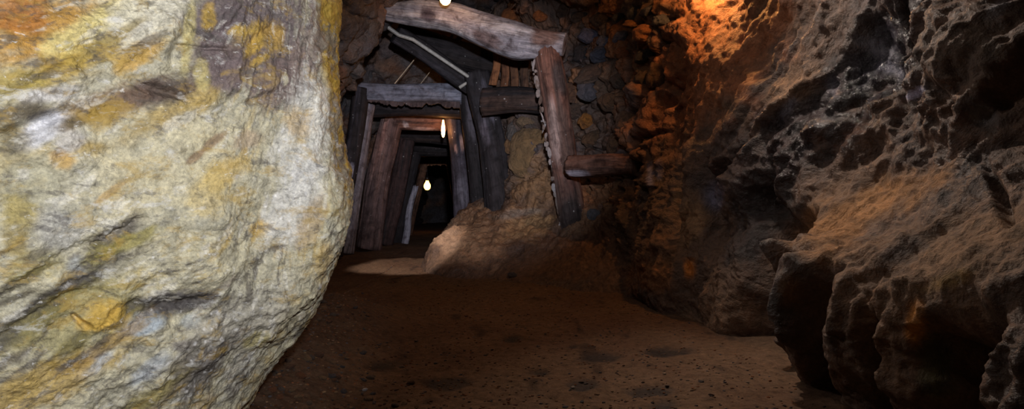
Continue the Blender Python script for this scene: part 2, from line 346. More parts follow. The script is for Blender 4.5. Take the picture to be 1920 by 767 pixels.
# blocky rock further in
f1, f2, cid = worley(np.stack([p[:, 0]*2.3, p[:, 1]*2.3, zz*2.9], -1)+0.4*fbm(p*2.2, 3, off=2.0)[:, None])
blk = sstep(4.3, 5.4, p[:, 1])*sstep(0.5, 0.9, zz)
blk = np.maximum(blk, 0.45*near*sstep(1.2, 1.7, zz)*sstep(1.55, 1.75, p[:, 0]))
edge = sstep(0.0, 0.22, f2-f1)
rc = RND[cid, 0]
d += blk*(-0.07*(1-edge)+0.13*(rc-0.5)+0.03*np.sqrt(np.clip(1-f1, 0, 1))+0.045*ridged(p*np.array([4, 4, 3]), 3, off=3.9))
f1b, f2b, cidb = worley(p*np.array([9, 9, 10])+0.4*fbm(p*6, 2, off=7.0)[:, None])
d += (0.25+0.75*blk)*(-0.016*(1-sstep(0, 0.25, f2b-f1b)))*(1-0.6*near)
d += 0.028*fbm(p*6, 4, off=5.2)+0.010*ridged(p*17, 3, off=1.9)
bank = sstep(4.6, 5.4, p[:, 1])*(1-sstep(0.5, 0.75, zz))*(p[:, 1] < 8.5)
d += bank*sstep(0.08, 0.3, zz)*(0.03*ridged(np.stack([p[:, 0]*3+p[:, 1]*1.5, p[:, 1]*1.2-p[:, 0]*2, zz*5], -1)+0.3*fbm(p*3, 2)[:, None], 3, off=7.7)+0.03*fbm(p*9, 3, off=1.1))
d *= (1-0.35*bank*(1-sstep(0.2, 0.6, zz)))
d *= sstep(-0.2, 0.05, zz)*0.85+0.15
p = p+n*d[:, None]
px, py = pix(p); zz = p[:, 2]
nz = fbm(p*5.5, 4, off=4.4); nb = fbm(p*1.7, 4, off=1.4); ns = fbm(qs*1.6, 4, off=2.7)
cl = np.tile(lin(92, 70, 56), (len(p), 1))
cl = blend(cl, sstep(0.0, 0.6, nb)*0.8, lin(64, 52, 48))
cl = blend(cl, sstep(0.05, 0.6, -nb)*0.6, lin(122, 92, 66))
cl = blend(cl, sstep(0.1, 0.8, ns)*upper*0.75, lin(52, 43, 43))
cl = blend(cl, (RND[cid, 1] > 0.55)*blk*0.5*edge, lin(74, 72, 80))
cl = blend(cl, (RND[cid, 2] > 0.7)*blk*0.7*edge, lin(134, 88, 54))
cl = blend(cl, (1-edge)*blk*0.6, lin(46, 36, 32))
wet = 0.4+0.3*nb
for (cx, cy, rx, ry, an, c, w_, wt) in [
  (1330, 110, 170, 110, 40, (156, 98, 62), 0.8, 0.45), (1335, 30, 70, 80, 30, (178, 126, 92), 0.8, 0.5), (1250, 230, 100, 60, 30, (128, 80, 50), 0.7, 0.2),  # first two entries paint the bulb's orange pool of light
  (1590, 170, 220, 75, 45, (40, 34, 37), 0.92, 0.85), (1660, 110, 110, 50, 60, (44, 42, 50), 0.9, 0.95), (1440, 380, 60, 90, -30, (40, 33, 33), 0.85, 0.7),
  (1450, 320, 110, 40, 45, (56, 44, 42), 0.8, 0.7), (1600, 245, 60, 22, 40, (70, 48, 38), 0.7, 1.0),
  (1545, 235, 26, 22, 50, (128, 128, 134), 0.75, 0.8), (1478, 200, 34, 11, 55, (134, 134, 150), 0.7, 0.9),
  (1560, 165, 14, 24, 0, (120, 118, 128), 0.7, 0.8), (1715, 176, 30, 7, 28, (196, 196, 226), 0.9, 0.9),  # pale blue entries paint wet glints into the colour
  (1840, 215, 26, 38, 60, (120, 120, 122), 0.6, 0.5), (1870, 15, 30, 14, 40, (150, 150, 160), 0.6, 0.8),
  (1740, 285, 26, 18, 20, (120, 104, 92), 0.6, 0.4), (1810, 90, 110, 60, -20, (100, 84, 72), 0.8, 0.2),
  (1620, 390, 150, 40, 24, (154, 112, 70), 0.85, 0.0), (1560, 440, 70, 45, 40, (146, 106, 68), 0.7, 0.0),
  (1800, 470, 160, 70, 15, (128, 102, 78), 0.7, 0.0), (1690, 470, 60, 26, 25, (92, 84, 84), 0.6, 0.2),
  (1780, 525, 45, 16, 20, (168, 136, 80), 0.7, 0.0), (1715, 610, 18, 40, -10, (188, 122, 40), 0.85, 0.3),
  (1750, 690, 30, 60, 0, (78, 78, 44), 0.7, 0.3), (1480, 545, 30, 34, 0, (134, 96, 56), 0.7, 0.0),
  (1285, 415, 48, 60, 0, (140, 106, 72), 0.75, 0.0), (1240, 470, 60, 60, 0, (120, 84, 54), 0.6, 0.0),
  (1290, 505, 14, 26, 0, (196, 116, 34), 0.8, 0.2), (1220, 520, 60, 34, 10, (136, 88, 46), 0.6, 0.0),
  (1340, 365, 22, 34, 0, (104, 106, 130), 0.7, 0.95), (1218, 325, 8, 26, 0, (150, 152, 184), 0.8, 0.9), (1235, 318, 7, 20, 0, (150, 152, 184), 0.8, 0.9),
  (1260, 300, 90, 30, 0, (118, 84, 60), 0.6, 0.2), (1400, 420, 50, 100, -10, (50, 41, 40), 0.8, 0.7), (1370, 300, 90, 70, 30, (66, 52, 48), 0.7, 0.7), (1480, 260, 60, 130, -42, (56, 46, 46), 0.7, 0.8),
  (1640, 90, 16, 50, 65, (128, 128, 138), 0.6, 1.0), (1670, 130, 14, 34, 70, (120, 120, 136), 0.6, 1.0),  # light grey streaks put glints of wet rock into the colour
  (990, 425, 60, 26, 12, (158, 124, 84), 0.75, 0.0), (1010, 350, 60, 60, 0, (142, 104, 66), 0.7, 0.1),
  (1130, 360, 60, 30, 0, (140, 96, 58), 0.7, 0.0), (850, 450, 40, 90, 60, (168, 136, 108), 0.8, 0.0),  # pale last entry paints the lit flank of the earth bank
  (905, 430, 60, 50, 50, (148, 110, 76), 0.6, 0.0), (1100, 480, 120, 36, 15, (112, 80, 56), 0.6, 0.0), (975, 400, 50, 8, 8, (140, 128, 116), 0.6, 0.0),
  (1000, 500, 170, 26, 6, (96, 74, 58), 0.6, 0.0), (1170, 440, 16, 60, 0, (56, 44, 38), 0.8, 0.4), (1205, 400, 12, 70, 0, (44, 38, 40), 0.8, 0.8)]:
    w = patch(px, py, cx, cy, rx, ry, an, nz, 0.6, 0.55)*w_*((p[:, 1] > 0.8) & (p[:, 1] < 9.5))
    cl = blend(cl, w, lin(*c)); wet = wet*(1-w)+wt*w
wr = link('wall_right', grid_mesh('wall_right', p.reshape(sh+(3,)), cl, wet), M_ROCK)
tag(wr, 'rough brown rock wall of the mine with undercut bench and earth bank', None, kind='structure')
RW_BVH = BVHTree.FromPolygons([tuple(v) for v in p[::1]], [tuple(q) for q in np.stack([np.arange(sh[0]*sh[1]).reshape(sh)[:-1, :-1], np.arange(sh[0]*sh[1]).reshape(sh)[1:, :-1], np.arange(sh[0]*sh[1]).reshape(sh)[1:, 1:], np.arange(sh[0]*sh[1]).reshape(sh)[:-1, 1:]], -1).reshape(-1, 4).tolist()])

# ------------------------------------------------------------------ left wall, roof and the rock above the adit
def simple_rock(name, net, per_u, per_v, ref, base, amp=1.0, label=None):
    net = np.array(net, float)
    G = catmull(net, 0, param(None, per_u)); G = np.swapaxes(catmull(np.swapaxes(G, 0, 1), 0, param(None, per_v)), 0, 1)
    N = grid_normals(G); c = np.array(ref)-G[G.shape[0]//2, G.shape[1]//2]
    if (N[G.shape[0]//2, G.shape[1]//2]*c).sum() < 0: N = -N
    sh = G.shape[:2]; p = G.reshape(-1, 3); n = N.reshape(-1, 3)
    f1, f2, cid = worley(p*np.array([2.6, 2.6, 3.2])+0.35*fbm(p*3, 2, off=2.0)[:, None]); edge = sstep(0, 0.2, f2-f1)
    d = amp*(0.09*fbm(p*1.4, 2, off=0.7)+0.12*(RND[cid, 0]-0.5)-0.07*(1-edge)+0.03*fbm(p*6, 4, off=5.2)+0.012*ridged(p*15, 2, off=1.9))
    p = p+n*d[:, None]; nb = fbm(p*1.7, 4, off=1.4)
    cl = np.tile(np.array(base), (len(p), 1)); cl = blend(cl, sstep(0, 0.6, nb)*0.7, lin(66, 62, 68)); cl = blend(cl, sstep(0.1, 0.6, -nb)*0.7, lin(120, 82, 56))
    cl = blend(cl, (RND[cid, 1] > 0.6)*0.5*edge, lin(84, 84, 90))
    o = link(name, grid_mesh(name, p.reshape(sh+(3,)), cl, 0.35+0.3*nb), M_ROCK); tag(o, label, None, kind='structure'); return o
lz = (-0.18, 0.0, 0.5, 1.0, 1.5, 2.0, 2.5, 3.0, 3.2)
def sl(y, xv, z=lz): return [(xv[k], y, z[k]) for k in range(9)]
lnet = [sl(-2.0, (-1.9, -1.9, -1.95, -2.0, -2.0, -1.95, -1.7, -1.2, -0.2)), sl(1.0, (-1.9, -1.9, -1.95, -2.0, -2.0, -1.95, -1.7, -1.2, -0.2)),
 sl(3.0, (-1.95, -1.95, -2.0, -2.05, -2.05, -2.0, -1.75, -1.25, -0.2)), sl(5.0, (-2.1, -2.1, -2.15, -2.2, -2.1, -1.95, -1.7, -1.2, -0.2)),
 sl(6.3, (-2.2, -2.2, -2.2, -2.2, -2.05, -1.72, -1.42, -1.1, -0.2)), sl(7.0, (-2.25, -2.25, -2.25, -2.25, -2.1, -1.78, -1.45, -1.1, -0.3)),
 sl(7.9, (-2.45, -2.45, -2.5, -2.5, -2.4, -2.2, -1.95, -1.7, -1.2), (-0.18, 0, 0.5, 1, 1.5, 2.0, 2.5, 3.0, 3.3)),
 sl(9.0, (-2.5, -2.5, -2.5, -2.45, -2.3, -2.1, -1.9, -1.6, -1.0), (-0.18, 0, 0.5, 1, 1.5, 1.9, 2.2, 2.4, 2.5)),
 sl(11.0, (-2.5, -2.5, -2.5, -2.4, -2.3, -2.1, -1.9, -1.6, -1.2), (-0.18, 0, 0.4, .8, 1.2, 1.6, 1.9, 2.1, 2.2)),
 sl(15.0, (-2.8, -2.8, -2.8, -2.75, -2.6, -2.4, -2.2, -1.9, -1.5), (-0.18, 0, 0.4, .8, 1.2, 1.5, 1.8, 2.0, 2.1)),
 sl(20.0, (-3.2, -3.2, -3.2, -3.1, -3.0, -2.8, -2.6, -2.3, -1.8), (-0.18, 0, 0.4, .8, 1.2, 1.5, 1.8, 2.0, 2.1)),
 sl(26.0, (-3.6, -3.6, -3.6, -3.5, -3.4, -3.2, -3.0, -2.7, -2.2), (-0.18, 0, 0.4, .8, 1.2, 1.5, 1.8, 2.0, 2.1))]
wl = simple_rock('wall_left', lnet, [6, 10, 16, 50, 45, 40, 25, 20, 14, 10, 8], [4, 16, 20, 24, 30, 30, 24, 10], (0, 5, 1.5), lin(92, 84, 80), 0.9, 'dark blocky rock wall on the left side of the mine')
cnet = [[(x, y, 3.12+(0.25 if y > 6 else 0)) for x in (-2.8, -1.4, 0, 1.4, 2.6)] for y in (-2, 1, 3, 5, 7, 9, 11)]
simple_rock('ceiling', cnet, [8, 10, 16, 20, 30, 30], [20, 24, 24, 20], (0, 4, 0), lin(80, 62, 50), 1.0, 'dark jagged rock roof of the mine chamber')
bnet = [[(x, 9.5+0.12*math.sin(x*3), z) for z in (2.15, 2.5, 2.9, 3.3, 3.8)] for x in (-3.0, -2.2, -1.4, -0.6, 0.2, 1.0)]
simple_rock('wall_back', bnet, [16, 24, 24, 24, 16], [16, 16, 16, 12], (0, 4, 2), lin(104, 72, 50), 0.8, 'brown rock face above the timbered adit mouth')
enet = [[(x, 25.5, z) for z in (-0.3, 0.6, 1.4, 2.4)] for x in (-4, -3, -2, -1)]
simple_rock('wall_end', enet, [6, 6, 6], [6, 6, 6], (0, 4, 1), lin(60, 48, 42), 0.6, 'dark rock face closing the far end of the adit')

# ------------------------------------------------------------------ the big pale rock in the foreground
rows = [-330, -160, 0, 90, 180, 270, 350, 430, 510, 590, 680, 790, 960, 1250]
sil = {-330: 632, -160: 636, 0: 640, 90: 633, 180: 634, 270: 646, 350: 657, 430: 642, 510: 617, 590: 584, 680: 515, 790: 450, 960: 370, 1250: 300}
rdg = {-330: 575, -160: 580, 0: 588, 90: 599, 180: 604, 270: 618, 350: 636, 430: 622, 510: 596, 590: 556, 680: 488, 790: 420, 960: 340, 1250: 260}
bnet = []
for r in rows:
    k = max(0, (r-450)/500.0); u = max(0, (60-r)/400.0)
    row = [P(-420, r, 0.98+0.10*k), P(-120, r, 1.06+0.10*k), P(90, r, 1.16+0.12*k+0.05*u), P(min(250, rdg[r]*0.5), r, 1.27+0.13*k), P(min(400, rdg[r]*0.76), r, 1.38+0.13*k),
           P(min(515, rdg[r]*0.9), r, 1.49+0.13*k), P(rdg[r], r, 1.58+0.13*k), P(sil[r], r, 1.80+0.13*k)]
    b = row[-1]
    row += [Vector((b.x-0.20, b.y+0.35, b.z)), Vector((b.x-0.75, b.y+0.75, b.z)), Vector((b.x-1.3, b.y+0.85, b.z))]
    bnet.append(row)
net = np.array([[tuple(v) for v in r] for r in bnet])
G = catmull(net, 0, param(None, [6, 22, 50, 50, 50, 46, 46, 46, 46, 46, 50, 30, 8]))
G = np.swapaxes(catmull(np.swapaxes(G, 0, 1), 0, param(None, [20, 50, 76, 66, 62, 56, 50, 44, 20, 8])), 0, 1)
N = grid_normals(G)
if N[200, 150, 1] > 0: N = -N
sh = G.shape[:2]; p = G.reshape(-1, 3); n = N.reshape(-1, 3)
px, py = pix(p)
ang = np.radians(24+42*sstep(380, 620, px)*(1-0.5*sstep(450, 650, py)))
# foliation frame: u along the streaks, v across them (in the plane of the face)
fx = p[:, 0]*0.9+p[:, 1]*0.45; fz = p[:, 2]
fu = fx*np.cos(ang)+fz*np.sin(ang); fv = -fx*np.sin(ang)+fz*np.cos(ang)
fw = np.stack([fu, fv, p[:, 1]*0.6], -1)+0.03*fbm(p*5, 2, off=1.0)[:, None]
cvp = np.tile(param(None, [20, 50, 76, 66, 62, 56, 50, 44, 20, 8]), sh[0])
rim = 1-0.8*np.exp(-((cvp-7.2)/0.75)**2)
d = 0.030*fbm(p*3.1, 2, off=4.0)*rim
d += 0.011*ridged(fw*np.array([3.0, 9, 6]), 3, off=2.0)*(0.3+0.7*sstep(330, 150, py)+0.7*sstep(420, 560, py))*rim*(1-0.65*sstep(390, 500, px))
f1, f2, cid = worley(fw*np.array([5, 15, 9])+0.3*fbm(p*9, 2)[:, None])
d += 0.007*(RND[cid, 0]-0.5)*sstep(0, 0.3, f2-f1)*rim
d += 0.010*fbm(p*11, 3, off=9.0)*rim+0.005*fbm(p*30, 4, off=3.0, gain=0.65)
nz = fbm(p*9, 6, off=4.4, gain=0.72); nzs = fbm(fw*np.array([7, 20, 10]), 5, off=6.4, gain=0.72)
nm = 0.6*nz+0.6*nzs
smooth = patch(px, py, 330, 320, 260, 130, 20, nz, 0.6, 0.3)
d *= 1-0.45*smooth
for (cx, cy, rx, ry, an, dep) in [(110, 490, 170, 9, 28, 0.016), (300, 575, 120, 10, 4, 0.016), (60, 590, 90, 7, 30, 0.014), (300, 172, 60, 7, -14, 0.02), (80, 130, 110, 8, 30, 0.014), (60, 235, 80, 8, 20, 0.018), (145, 598, 10, 16, 60, 0.02), (350, 90, 4, 70, 88, 0.012), (220, 440, 60, 7, 30, 0.012), (330, 690, 60, 8, 40, 0.012), (470, 190, 90, 6, 20, 0.010), (500, 60, 90, 7, 35, 0.008)]:
    d -= dep*patch(px, py, cx, cy, rx, ry*1.6, an, nz, 0.8, 0.5)
d += 0.018*patch(px, py, 190, 590, 45, 24, 20, nz, 0.8, 0.3)+0.02*patch(px, py, 300, 90, 22, 90, -20, nz, 0.8, 0.3)
p = p+n*d[:, None]
cl = np.tile(lin(202, 196, 170), (len(p), 1))
cl = blend(cl, sstep(0.0, 0.7, nm)*0.6, lin(176, 174, 160))
cl = blend(cl, sstep(0.15, 0.75, -nm)*0.6, lin(206, 186, 126))
cl = blend(cl, sstep(0.25, 0.8, fbm(fw*np.array([4, 14, 8]), 4, off=11.0))*0.8, lin(186, 158, 84))
wet = 0.25+0.2*nz
for (cx, cy, rx, ry, an, c, w_, wt) in [
  (70, 60, 130, 80, 20, (196, 148, 60), 0.9, 0.3), (40, 30, 60, 50, 30, (176, 108, 48), 0.7, 0.3), (170, 60, 130, 36, 28, (228, 216, 150), 0.8, 0.4), (270, 40, 90, 50, 30, (226, 222, 206), 0.8, 0.4),
  (250, 110, 60, 26, 30, (214, 168, 66), 0.7, 0.3), (120, 130, 120, 26, 26, (176, 150, 66), 0.8, 0.2), (200, 80, 90, 14, 30, (148, 132, 84), 0.7, 0.2),
  (30, 160, 60, 40, 10, (176, 158, 82), 0.8, 0.2), (470, 70, 140, 125, 10, (112, 100, 104), 0.95, 0.2), (400, 40, 60, 50, 0, (112, 100, 104), 0.85, 0.2), (530, 150, 90, 60, 30, (122, 106, 104), 0.9, 0.2),
  (455, 75, 46, 22, 40, (200, 166, 70), 0.85, 0.1), (385, 35, 16, 26, 0, (202, 168, 76), 0.8, 0.1), (505, 65, 30, 34, 20, (196, 158, 66), 0.7, 0.1), (450, 130, 40, 14, 40, (196, 164, 74), 0.7, 0.1),
  (425, 120, 80, 60, 20, (118, 104, 106), 0.9, 0.2), (345, 70, 14, 80, -6, (212, 200, 140), 0.75, 0.2), (372, 145, 15, 34, 10, (210, 196, 130), 0.7, 0.2), (470, 90, 34, 12, 45, (204, 168, 72), 0.8, 0.1), (440, 60, 20, 12, 0, (202, 170, 80), 0.8, 0.1), (480, 115, 24, 9, 35, (198, 164, 72), 0.8, 0.1), (575, 90, 26, 70, -10, (150, 134, 128), 0.7, 0.3), (530, 150, 6, 12, 0, (206, 200, 176), 0.8, 0.2),
  (200, 190, 120, 36, 12, (150, 128, 104), 0.85, 0.2), (290, 168, 70, 30, -4, (92, 76, 72), 0.9, 0.2), (230, 190, 50, 20, 20, (120, 98, 84), 0.8, 0.2), (100, 180, 80, 18, 10, (210, 208, 210), 0.8, 0.9), (80, 240, 60, 30, 30, (216, 218, 228), 0.9, 1.0), (130, 265, 44, 26, 30, (204, 200, 200), 0.7, 0.9),
  (25, 260, 34, 34, 0, (112, 104, 80), 0.7, 0.4), (30, 215, 80, 22, 15, (84, 74, 60), 0.85, 0.3), (150, 225, 60, 14, 20, (110, 92, 60), 0.8, 0.3), (190, 215, 40, 26, 20, (160, 132, 60), 0.7, 0.2), (115, 300, 20, 30, 60, (206, 160, 70), 0.6, 0.2),
  (60, 350, 70, 60, 10, (172, 170, 150), 0.6, 0.3), (40, 400, 46, 40, 0, (168, 150, 74), 0.7, 0.2),
  (330, 300, 180, 90, 22, (214, 206, 176), 0.7, 0.1), (400, 265, 30, 8, 40, (150, 118, 88), 0.7, 0.2), (365, 295, 20, 8, 40, (150, 118, 88), 0.7, 0.2), (460, 265, 34, 22, 20, (170, 146, 124), 0.6, 0.2),
  (430, 320, 26, 60, -50, (214, 182, 100), 0.55, 0.1), (200, 365, 50, 8, 35, (186, 146, 70), 0.6, 0.1), (390, 370, 40, 60, -20, (212, 188, 120), 0.5, 0.1),
  (570, 260, 60, 120, -20, (222, 222, 218), 0.8, 0.8), (600, 210, 22, 80, -6, (236, 234, 226), 0.8, 0.5), (545, 390, 46, 110, -25, (224, 224, 224), 0.7, 0.9), (560, 230, 26, 36, 60, (206, 166, 86), 0.5, 0.3),  # near-white ridge entries paint its brighter light into the colour
  (490, 430, 24, 16, 20, (212, 176, 90), 0.8, 0.1), (580, 420, 22, 50, -20, (176, 150, 112), 0.6, 0.4), (605, 480, 16, 44, -20, (190, 160, 96), 0.6, 0.2),
  (110, 430, 60, 60, 30, (176, 178, 182), 0.6, 0.6), (150, 500, 26, 26, 30, (160, 170, 184), 0.6, 0.4), (220, 440, 70, 22, 28, (96, 90, 86), 0.85, 0.3), (240, 455, 90, 16, 28, (156, 146, 70), 0.75, 0.2), (180, 490, 26, 40, -50, (150, 140, 64), 0.7, 0.2),
  (110, 550, 170, 24, 28, (66, 62, 62), 0.95, 0.3), (60, 600, 110, 24, 32, (64, 60, 60), 0.9, 0.3), (310, 572, 150, 26, 6, (70, 66, 70), 0.95, 0.3), (130, 640, 60, 14, 35, (74, 70, 66), 0.85, 0.3), (40, 520, 70, 14, 30, (92, 86, 66), 0.8, 0.2), (20, 560, 60, 10, 20, (80, 74, 60), 0.8, 0.2), (60, 490, 70, 30, 10, (150, 140, 80), 0.6, 0.2), (30, 450, 30, 40, 0, (150, 130, 62), 0.7, 0.2),  # long dark entries paint the shading of the cracks
  (130, 600, 140, 60, 22, (158, 148, 86), 0.6, 0.2), (185, 590, 52, 26, 20, (216, 178, 80), 0.9, 0.1), (265, 610, 44, 18, 10, (178, 192, 206), 0.85, 0.3), (360, 605, 26, 12, 10, (172, 184, 194), 0.6, 0.3), (340, 645, 26, 14, 0, (96, 90, 100), 0.7, 0.3),
  (170, 680, 44, 14, 34, (186, 194, 206), 0.8, 0.5), (270, 690, 66, 18, 36, (170, 180, 194), 0.7, 0.5), (60, 720, 130, 50, 20, (190, 160, 84), 0.75, 0.1), (200, 640, 90, 14, 30, (164, 128, 66), 0.6, 0.1), (30, 660, 40, 12, 30, (88, 80, 70), 0.6, 0.2),
  (430, 620, 130, 60, 34, (172, 168, 160), 0.75, 0.8), (380, 690, 100, 34, 40, (104, 100, 102), 0.85, 0.7), (300, 730, 80, 26, 40, (118, 110, 92), 0.7, 0.4), (450, 700, 60, 30, 50, (156, 154, 150), 0.7, 0.8), (500, 560, 90, 30, 30, (182, 178, 164), 0.6, 0.7), (430, 530, 40, 10, 34, (120, 110, 104), 0.6, 0.3),
  (260, 740, 90, 20, 30, (160, 148, 90), 0.7, 0.2), (380, 750, 40, 12, 40, (150, 120, 70), 0.5, 0.2), (480, 640, 14, 30, -60, (180, 168, 96), 0.6, 0.2)]:
    w = patch(px, py, cx, cy, rx, ry, an, 0.35*nz+0.5*nzs, 0.45, 0.6)*w_*(p[:, 1] < 1.95)
    cl = blend(cl, w, lin(*c)); wet = wet*(1-w)+wt*w
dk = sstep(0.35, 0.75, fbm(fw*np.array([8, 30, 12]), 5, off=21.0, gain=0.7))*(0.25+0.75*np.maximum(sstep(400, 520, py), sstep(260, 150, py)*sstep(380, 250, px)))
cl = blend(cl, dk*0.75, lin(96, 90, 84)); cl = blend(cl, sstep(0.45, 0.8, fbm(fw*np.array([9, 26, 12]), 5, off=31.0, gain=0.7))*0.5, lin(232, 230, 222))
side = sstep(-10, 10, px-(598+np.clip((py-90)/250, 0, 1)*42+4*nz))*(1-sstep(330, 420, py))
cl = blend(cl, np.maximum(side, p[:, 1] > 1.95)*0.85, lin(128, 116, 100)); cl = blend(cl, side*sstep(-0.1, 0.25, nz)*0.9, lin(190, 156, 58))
crack = (1-sstep(0, 0.10, f2-f1))*sstep(-0.1, 0.4, fbm(p*6, 2, off=8.0))
cl = blend(cl, crack*0.25*(1-smooth), lin(92, 84, 70))
spk = fbm(p*60, 2, off=2.0)
cl = blend(cl, sstep(0.35, 0.8, spk)*sstep(0.4, 0.8, wet)*0.8, lin(245, 245, 248)); cl = blend(cl, sstep(0.4, 0.9, -spk)*0.4, lin(100, 94, 84))
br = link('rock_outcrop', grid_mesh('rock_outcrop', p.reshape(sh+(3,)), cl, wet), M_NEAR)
tag(br, 'huge pale yellow and grey mineral-streaked rock bulging out in the left foreground', 'rock')

# ------------------------------------------------------------------ timber
def log(name, p0, p1, r0, r1, c1, c2, seed, bend=(0, 0), sq=2.0, parent=None, flat=1.0, rag=0.0, patches=(), ns=44, lump=1.35, roll=0.0, cut=None, path=None):
    """a log or squared timber with its axis on local z; c1/c2 two wood tones; patches (t, angle_deg, half_t, half_deg, colour)"""
    if path: p0, p1 = path[0][0], path[-1][0]
    p0 = Vector(p0); p1 = Vector(p1); ln = (p1-p0).length
    z = (p1-p0).normalized(); ref = Vector((0, -1, 0)) if abs(z.y) < 0.9 else Vector((1, 0, 0))
    x = (ref-z*ref.dot(z)).normalized(); y = z.cross(x)       # local x faces the camera
    nv = max(20, int(ln*34)); th = np.linspace(0, 2*np.pi, ns, endpoint=False); t = np.linspace(0, 1, nv)
    T, TH = np.meshgrid(t, th, indexing='ij')
    R = r0+(r1-r0)*T
    px_off = py_off = 0
    if path:
        kt = [(Vector(a)-p0).dot(z)/ln for a, b in path]; fine = np.interp(t, kt, np.linspace(0, len(kt)-1, len(kt)))
        ctl = np.array([[(Vector(a)-p0).dot(x), (Vector(a)-p0).dot(y), b] for a, b in path]); cc = catmull(ctl, 0, fine)
        R = np.repeat(cc[:, 2:3], ns, 1); px_off = np.repeat(cc[:, 0:1], ns, 1); py_off = np.repeat(cc[:, 1:2], ns, 1)
    ct, sn = np.cos(TH), np.sin(TH)
    q = np.stack([ct, sn, T*ln*0.6], -1).reshape(-1, 3)
    sup = (np.abs(ct)**sq+np.abs(sn)**sq)**(-1/sq)
    nn = (0.09*fbm(q*1.3, 3, off=seed)+0.05*fbm(np.stack([ct, sn, T*ln*0.15], -1).reshape(-1, 3)*5, 3, off=seed+3)).reshape(T.shape)
    gr = 0.03*ridged(np.stack([ct, sn, T*ln*0.08], -1).reshape(-1, 3)*7, 2, off=seed+9).reshape(T.shape)
    R = R*sup*(1+lump*(nn+gr))
    zl = T*ln+rag*(T > 0.985)*fbm(q*4, 3, off=seed+5).reshape(T.shape)-rag*(T < 0.015)*fbm(q*4, 3, off=seed+6).reshape(T.shape)
    bx = px_off+bend[0]*4*T*(1-T)+0.015*np.sin(T*7+seed); by = py_off+bend[1]*4*T*(1-T)+0.012*np.sin(T*5+seed*2)
    V = np.stack([R*ct+bx, R*sn*flat+by, zl], -1).reshape(-1, 3)
    fc = []
    for i in range(nv-1):
        for j in range(ns):
            k = (j+1) % ns; fc.append((i*ns+j, i*ns+k, (i+1)*ns+k, (i+1)*ns+j))
    V = np.vstack([V, [[bx[0, 0], by[0, 0], -0.004], [bx[-1, 0], by[-1, 0], ln+0.004]]]); c0 = nv*ns
    for j in range(ns):
        k = (j+1) % ns; fc.append((c0, k, j)); fc.append((c0+1, (nv-1)*ns+j, (nv-1)*ns+k))
    me = bpy.data.meshes.new(name); me.from_pydata(V.tolist(), [], fc); me.update()
    me.polygons.foreach_set('use_smooth', [True]*(len(fc)-2*ns)+[False]*2*ns)
    cn = fbm(np.stack([ct, sn, T*ln*0.5], -1).reshape(-1, 3)*1.6, 4, off=seed+2)
    cl = np.tile(np.array(c1), (nv*ns, 1)); cl = blend(cl, sstep(-0.1, 0.5, cn), c2)
    for (pt, pa, ht, ha, pc) in patches:
        da = np.abs((np.degrees(TH)-pa+180) % 360-180)/ha; dt = np.abs(T-pt)/ht
        w = (1-sstep(0.6, 1.1, np.sqrt(da**2+dt**2).reshape(-1)+0.5*cn)); cl = blend(cl, w, pc)
    e = np.array(cut if cut is not None else c2)
    cl = np.vstack([cl, [e*0.9, e*0.9]]); set_attr(me, cl)
    o = link(name, me, M_WOOD)
    m = Matrix((x, y, z)).transposed().to_4x4() @ Matrix.Rotation(roll, 4, 'Z'); m.translation = p0
    if parent: o.parent = parent; o.matrix_parent_inverse = parent.matrix_world.inverted()
    o.matrix_world = m
    if parent: bpy.context.view_layer.update()
    return o
GREY = lin(146, 142, 148); PALE = lin(180, 174, 174); BRN = lin(104, 74, 62); DRK = lin(42, 36, 37); DK2 = lin(70, 58, 56); RED = lin(112, 78, 66); BLUE = lin(112, 112, 124)
T = 'mine timbers'
# leaning cap and its post
capA = log('cap_beam', None, None, 0, 0, GREY, PALE, 1.3, path=[(P(728, 22, 6.75), 0.09), (P(790, 27, 6.7), 0.135), (P(850, 36, 6.62), 0.145), (P(905, 57, 6.55), 0.165), (P(965, 76, 6.45), 0.175), (P(1010, 82, 6.4), 0.14), (P(1060, 82, 6.35), 0.105)], flat=1.0, patches=[(0.25, 20, 0.06, 30, lin(96, 86, 92)), (0.6, 40, 0.1, 30, lin(110, 96, 96)), (0.9, 330, 0.08, 60, lin(128, 104, 96)), (0.5, 150, 0.5, 50, lin(142, 128, 126))], cut=lin(120, 92, 76))
tag(capA, 'thick pale grey roof log sloping down to the right below the topmost bulb', 'beam', T)
postB = log('prop_post', P(1082, 448, 6.40), P(1021, 84, 6.42), 0.150, 0.140, RED, lin(84, 66, 60), 2.1, bend=(0, 0.005), lump=1.5, patches=[(0.55, 330, 0.2, 30, lin(150, 130, 124)), (0.3, 20, 0.1, 50, lin(86, 58, 50)), (0.8, 30, 0.1, 40, lin(74, 62, 60)), (0.08, 0, 0.18, 100, lin(60, 50, 48))], rag=0.05, flat=0.92)
bpy.context.view_layer.update(); tag(postB, 'leaning reddish brown post with flaking bark under the right end of the roof log', 'post', T)
stub = log('log_stub', P(1072, 309, 6.0), P(1196, 311, 5.3), 0.100, 0.088, BRN, lin(116, 88, 78), 3.7, patches=[(0.2, 60, 0.2, 40, lin(170, 160, 170)), (0.6, 0, 0.3, 40, lin(84, 62, 54))], cut=lin(120, 88, 72))
tag(stub, 'short sawn log wedged level between the leaning post and the right wall', 'log', T)
bkl = log('wall_log', P(905, 190, 7.25), P(1045, 190, 7.1), 0.15, 0.13, DRK, lin(72, 54, 46), 4.2)
tag(bkl, 'dark horizontal log behind the leaning reddish post', 'log', T)
